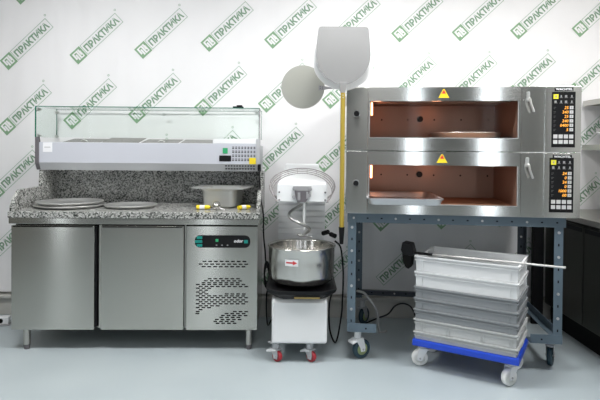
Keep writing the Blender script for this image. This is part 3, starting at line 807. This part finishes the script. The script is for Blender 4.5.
# ------------------------------------------------------------------ dolly and crates
DA = R(-30.4)
A0 = Vector((.694, 3.19)) * 1.02; du = Vector((math.cos(DA), math.sin(DA))); dv = Vector((-du.y, du.x))
DC = A0 + du * .31 + dv * .21
dl = thing('crate_dolly', 'bright blue plastic dolly on white wheels under the crates', 'dolly', (DC.x, DC.y, GZ), DA)
b = MB(); b.box(-.31, .31, -.21, -.17, .142, .182, BLUE).box(-.31, .31, .17, .21, .142, .182, BLUE).box(-.31, -.27, -.17, .17, .142, .182, BLUE).box(.27, .31, -.17, .17, .142, .182, BLUE)
b.box(-.03, .03, -.17, .17, .15, .178, BLUE).box(-.27, .27, -.03, .03, .15, .178, BLUE)
for sx in (-1, 1):
    for sy in (-1, 1): b.box(min(sx * .27, sx * .18), max(sx * .27, sx * .18), min(sy * .17, sy * .10), max(sy * .17, sy * .10), .143, .176, BLUE)
b.build('deck', dl, bevel=.005)
for sx in (-1, 1):
    for sy in (-1, 1):
        caster(dl, sx * .262, sy * .13, .050, .034, R(205) if sx < 0 else R(235), WHITE, WHEELW, WHEELW, .142, gz=0)
def crate(z0c, hgt, m, label, L=.305, Wd=.204, slots=False, ribs=True):
    t = MB(); z1c = hgt
    inn = .010
    def wall(x0, x1, y0, y1): t.box(x0, x1, y0, y1, .001, z1c - .002, m)
    l, w_ = L - inn, Wd - inn
    wall(-l, l, -w_, -w_ + .003); wall(-l, l, w_ - .003, w_); wall(-l, -l + .003, -w_ + .003, w_ - .003); wall(l - .003, l, -w_ + .003, w_ - .003)
    t.box(-l + .003, l - .003, -w_ + .003, w_ - .003, .001, .006, m)
    for (zz, e_) in ((z1c - .008, 0), (z1c - .026, .002)):
        t.box(-L + e_, L - e_, -Wd + e_, -w_, zz, zz + (.008 if e_ == 0 else .004), m).box(-L + e_, L - e_, w_, Wd - e_, zz, zz + (.008 if e_ == 0 else .004), m)
        t.box(-L + e_, -l, -w_, w_, zz, zz + (.008 if e_ == 0 else .004), m).box(l, L - e_, -w_, w_, zz, zz + (.008 if e_ == 0 else .004), m)
    for X in (-l + .04, l - .04) + ((-.10, .10) if slots else ()):
        for sy in (-1, 1):
            y0, y1 = sorted((sy * w_, sy * (w_ + .006))); t.box(X - .002, X + .002, y0, y1, .008, z1c - .026, m)
            if slots: t.box(X + .012, X + .016, y0, y1, .008, z1c - .026, m)
    for Y in (-w_ + .04, w_ - .04):
        for sx in (-1, 1):
            x0, x1 = sorted((sx * l, sx * (l + .006))); t.box(x0, x1, Y - .002, Y + .002, .008, z1c - .026, m)
    for sx in (-1, 1):                       # grip ridge on the ends
        x0, x1 = sorted((sx * l, sx * (l + .009))); t.box(x0, x1, -.05, .05, z1c - .034, z1c - .026, m)
    o = t.build('stacking_crate')
    o.location = (DC.x, DC.y, z0c); o.rotation_euler = (0, 0, DA)
    return tag(o, label, 'crate', 'stacked crates on the blue dolly')
zs = [.1575, .207, .285, .347, .415, .486, .579, .676]
defs = [(CRL, 'pale grey crate at the bottom of the stack, on the blue dolly'), (CRL, 'light grey ribbed crate, second from the bottom of the stack'),
        (CRG, 'lowest of the three darker grey crates in the stack'), (CRG, 'middle one of the three darker grey crates in the stack'),
        (CRG, 'highest of the three darker grey crates, right under the white crates'), (CRW, 'lower of the two white crates in the stack'),
        (CRW, 'topmost white crate of the stack, open and empty')]
for i, (m_, lb) in enumerate(defs):
    o = crate(zs[i], zs[i + 1] - zs[i] - .0005, m_, lb, slots=(i == 1))
    o.rotation_euler[2] = DA + R(random.uniform(-.6, .6))

# oven brush across the crates
Pa = Vector((.727, 3.243, 0)) * 1.02; Pb = Vector((1.452, 2.862, 0)) * 1.02; PZ = zs[-1] + .0005
t = thing('oven_brush', 'black-headed oven brush with a long metal handle lying across the top crate', 'brush', (Pa.x, Pa.y, PZ), math.atan2(Pb.y - Pa.y, Pb.x - Pa.x))
Ln = (Pb - Pa).length
MB().cyl((-.01, 0, .006), (Ln, 0, .006), .0065, RODM, 14).cyl((Ln, 0, .006), (Ln + .005, 0, .006), .0075, RODM, 14).build('handle', t)
MB().cyl((-.02, 0, .006), (.10, 0, .006), .0085, BLACK, 14).build('sleeve', t)
b = MB(); b.prism([(-.012, .012), (-.028, .065), (-.085, .072), (-.095, .02), (-.082, -.005), (-.02, -.012)], XZ, -.03, .05, BLACK); hd_ = b.build('brush_head', t, bevel=.006)
b = MB(); b.prism([(-.088, .0), (-.024, -.008), (-.030, -.075), (-.045, -.098), (-.065, -.088), (-.082, -.05)], XZ, -.025, .045, BLACKM); b.build('bristles', hd_, bevel=.006)

# ------------------------------------------------------------------ peels
def peel_outline(w_, h_, z0_):
    P = []
    # from top right round to the bottom point; x half width w_, z from 0 (neck) to h_
    pts = [(.16, .0), (.34, .03), (.66, .13), (.90, .29), (1.0, .46), (.995, .62), (.965, .80), (.935, .93), (.895, .985), (.80, 1.0)]
    cr = catmull([(a, b_, 0) for a, b_ in pts], 4)
    for v in cr: P.append((v.x * w_, z0_ + v.y * h_))
    return P + [(-a, b_) for a, b_ in P[::-1]]
Yp = 3.25; p = px(343, 84, Yp); s = Yp / F
t = thing('pizza_peel', 'front grey metal pizza peel with a yellow handle, hanging beside the upper oven', 'peel', (p.x, Yp, p.z))
MB().prism(peel_outline(27 * s, 57 * s, 0), XZ, -.002, .001, ALU).build('blade', t)
MB().prism([(-.024, .012), (.024, .012), (.020, -.03), (.014, -.062), (-.014, -.062), (-.020, -.03)], XZ, -.006, .002, ALU).build('socket', t, bevel=.002)
MB().cyl((0, -.001, -.055), (0, -.001, -.895), .0145, YELP, 18).build('handle', t)
MB().cyl((0, -.001, -.885), (0, -.001, -.99), .019, BLACK, 18, r2=.012).build('end_grip', t)
rv = MB()
for z in (-.07, -.085): rv.cyl((0, -.014, z), (0, -.018, z), .004, BOLT, 8)
rv.build('rivet', t)
Yq = 3.31; q = px(343, 90, Yq); s = Yq / F
t = thing('pizza_peel', 'bright metal pizza peel whose rim shows behind the grey one', 'peel', (q.x, Yq, q.z))
MB().prism(peel_outline(29.5 * s, 50 * s, 0), XZ, -.002, .002, ALUW).build('blade', t)
MB().cyl((0, 0, .01), (0, 0, -.62), .010, ALUW, 16).build('handle', t)
# hook rail that carries both
hk = thing('peel_hook', 'small steel hook on the side of the upper oven carrying the peels', 'hook', (OL.x - .002, OL.y, 1.64))
MB().box(-.002, .002, .0, .06, -.03, .03, STEEL).cyl((0, .01, 0), (-.022, -.05, -.0), .003, CHROME, 8).cyl((-.022, -.085, 0), (-.022, -.02, 0), .003, CHROME, 8).build('arm', hk)
# round peel
Yd = 3.46; c_ = px(303, 87, Yd); s = Yd / F
t = thing('round_peel', 'small round metal turning peel lying on the oven, disc facing out at left', 'peel', (c_.x, Yd, c_.z))
b = MB(); rd = 21.6 * s
P = [(rd * math.cos(2 * PI * i / 56), rd * math.sin(2 * PI * i / 56)) for i in range(56)]
b.prism(P, XZ, -.0015, .0015, DISC); b.build('blade', t)
hz_ = ZT + .0105 - c_.z
MB().prism([(rd * .72, -.022), (rd * .72, .012), (rd + .03, hz_ + .007), (rd + .09, hz_ + .006), (rd + .09, hz_ - .006), (rd + .03, hz_ - .008)], XZ, -.004, .0, MGREY).build('socket', t)
MB().cyl((rd + .06, 0, hz_), (rd + .95, .02, hz_), .0085, STEEL, 14).build('handle', t)
b = MB()
for X, Z in ((.80, -.008), (.80, .005), (.9, -.012), (.9, .0)): b.cyl((rd * X, -.004, Z), (rd * X, -.007, Z), .0035, DGREY, 8)
b.build('rivet', t)

# ------------------------------------------------------------------ right-hand bench and shelves
bx0, bx1, by0, by1 = 1.955, 2.665, 1.9, 4.19
t = thing('steel_bench', 'dark steel cabinet bench along the right wall behind the rack', 'bench', (bx0, by0, 0))
Lb = by1 - by0; Wb = bx1 - bx0
MB().box(.02, Wb, 0, Lb, .12, .835, SHADECAB).box(.05, Wb - .02, .03, Lb - .03, GZ, .12, BLACKM).build('body', t)  # black plinth block stands in for the shadow under the cabinet
MB().box(-.012, Wb, 0, Lb, .835, .875, STEEL).build('worktop', t, bevel=.004)
for k in range(4):
    y0 = .02 + k * (Lb - .03) / 4; y1 = y0 + (Lb - .03) / 4 - .02
    dd = MB().box(0, .018, y0, y1, .135, .815, SHADECAB).build('door', t, bevel=.003)
    MB().box(-.003, 0, y0 + .01, y1 - .01, .775, .805, BLACK).build('grip_recess', dd)
for k, z in enumerate((1.735, 1.385)):
    t = thing('wall_shelf', ['upper steel shelf in the right corner beyond the ovens', 'lower steel shelf in the right corner beyond the ovens'][k], 'shelf', (2.268, 1.9, z))
    MB().box(0, .39, 0, 2.32, 0, .004, STEEL).box(0, .004, 0, 2.32, -.038, 0, STEEL).box(.004, .39, 2.30, 2.32, -.032, 0, STEEL).build('shelf_plate', t)
    for y in (.3, 1.2, 2.1): MB().prism([(0.02, 0), (.39, 0), (.39, -.14)], lambda a, b_, d: (a, d, b_), y, y + .004, STEEL).build('bracket', t)
t = thing('plastic_tub', 'white plastic tub on the lower corner shelf', 'tub', (2.47, 4.03, 1.3895))
MB().lathe([(.001, .002), (.13, .002), (.155, .085), (.168, .088), (.168, .098), (.15, .098), (.126, .008), (.001, .008)], (0, 0, 0), WHITE, 40).build('body', t)
t = thing('black_board', 'narrow black board standing against the wall behind the rack', 'board', (1.835, 4.115, 0))
MB().box(0, .088, 0, .028, GZ, .95, BLACKM).box(.01, .078, -.004, 0, .02, .93, BLACK).build('panel', t, bevel=.003)  # tall narrow black box beside the end of the bench

# ------------------------------------------------------------------ cables and floor bits
def cable(name, label, pts, r, m, cat='cable'):
    o = MB().tube(catmull(pts, 8), r, m, 8).build(name); return tag(o, label, cat)
P = [px(259.5, 168, 3.855), px(260, 185, 3.74), px(261, 200, 3.62), px(263.3, 214, 3.55), px(263.6, 235, 3.56), px(265, 250, 3.66), px(266, 262, 3.7)]
for k in range(26):                          # the coil
    a = k * 1.05; P.append(px(266.8 + 2.4 * math.cos(a), 275 + 11 * math.sin(a) + 0.3 * k - 4, 3.7 + .002 * k))
P += [px(266.5, 296, 3.78), px(266.5, 312, 3.9), (-.235, 4.0, GZ + .012), (-.215, 4.12, GZ + .012)]
rc = cable('power_cable', 'black power cable with a bundled coil hanging from the topping rail', P, .0055, BLACK)
e_ = px(259.3, 167, 3.855)
b = MB().cyl((e_.x, 3.855, e_.z + .02), (e_.x, 3.855, e_.z - .03), .013, BLACK, 12); o = b.build('plug', rc)
P = [px(335, 241, 3.60), px(340, 246, 3.58), px(342, 256, 3.6), px(343.3, 275, 3.62), px(342.5, 300, 3.65), px(341, 318, 3.66), px(336, 336, 3.66) , px(330.5, 333, 3.7), px(329, 318, 3.75), px(330, 300, 3.85), px(335, 285, 4.0)]
P[6].z = GZ + .010
cable('mixer_cable', 'black cable looping down from the mixer bowl to the floor', P, .0062, BLACK)
P = [px(357, 291, 3.9), px(364, 293, 3.86), px(370, 300, 3.84), px(377, 311, 3.84), (.60, 3.88, GZ + .010), (.66, 3.9, GZ + .010)]
cable('grey_cable', 'thick grey cable drooping from the rack leg to the floor', P, .009, GREYCAB)
P = [(.50, 4.05, GZ + .008), px(378, 318, 4.0), px(388, 314, 3.95), px(395, 306, 3.93), px(403, 303.5, 3.92), px(411, 307, 3.9), px(416, 318, 3.86), (.90, 3.8, GZ + .008), (1.1, 3.82, GZ + .008)]
for q in P[1:-2]:
    if isinstance(q, Vector): q.z = max(q.z, GZ + .01)
cable('black_cable', 'thin black cable arching over the floor behind the crates', P, .006, BLACK)
# power strip at the far left
p = px(4, 312, 4.0)
t = thing('power_strip', 'white power strip with dark sockets on the floor left of the counter', 'power strip', (-2.34, 3.98, GZ), R(12))
MB().box(-.2, .13, -.03, .03, .008, .062, CRW).build('body', t, bevel=.006)
for k in range(4): MB().cyl((-.15 + k * .075, -.0302, .036), (-.15 + k * .075, -.032, .036), .018, BLACKM, 16).build('socket', t)
MB().tube(catmull([(.13, 0, .03), (.2, .02, .02), (.24, .08, .06), (.25, .17, .16)], 6), .005, MGREY).build('cord', t)
MB().box(-.22, .14, -.05, .045, 0, .009, MGREY).build('base', t)

# ------------------------------------------------------------------ view
S.view_settings.view_transform = 'Standard'; S.view_settings.look = 'None'
S.view_settings.gamma = 1; S.view_settings.use_curve_mapping = False
S.view_settings.exposure = 0.0
S.cycles.max_bounces = 8
S.cycles.use_denoising = True; S.cycles.use_light_tree = False
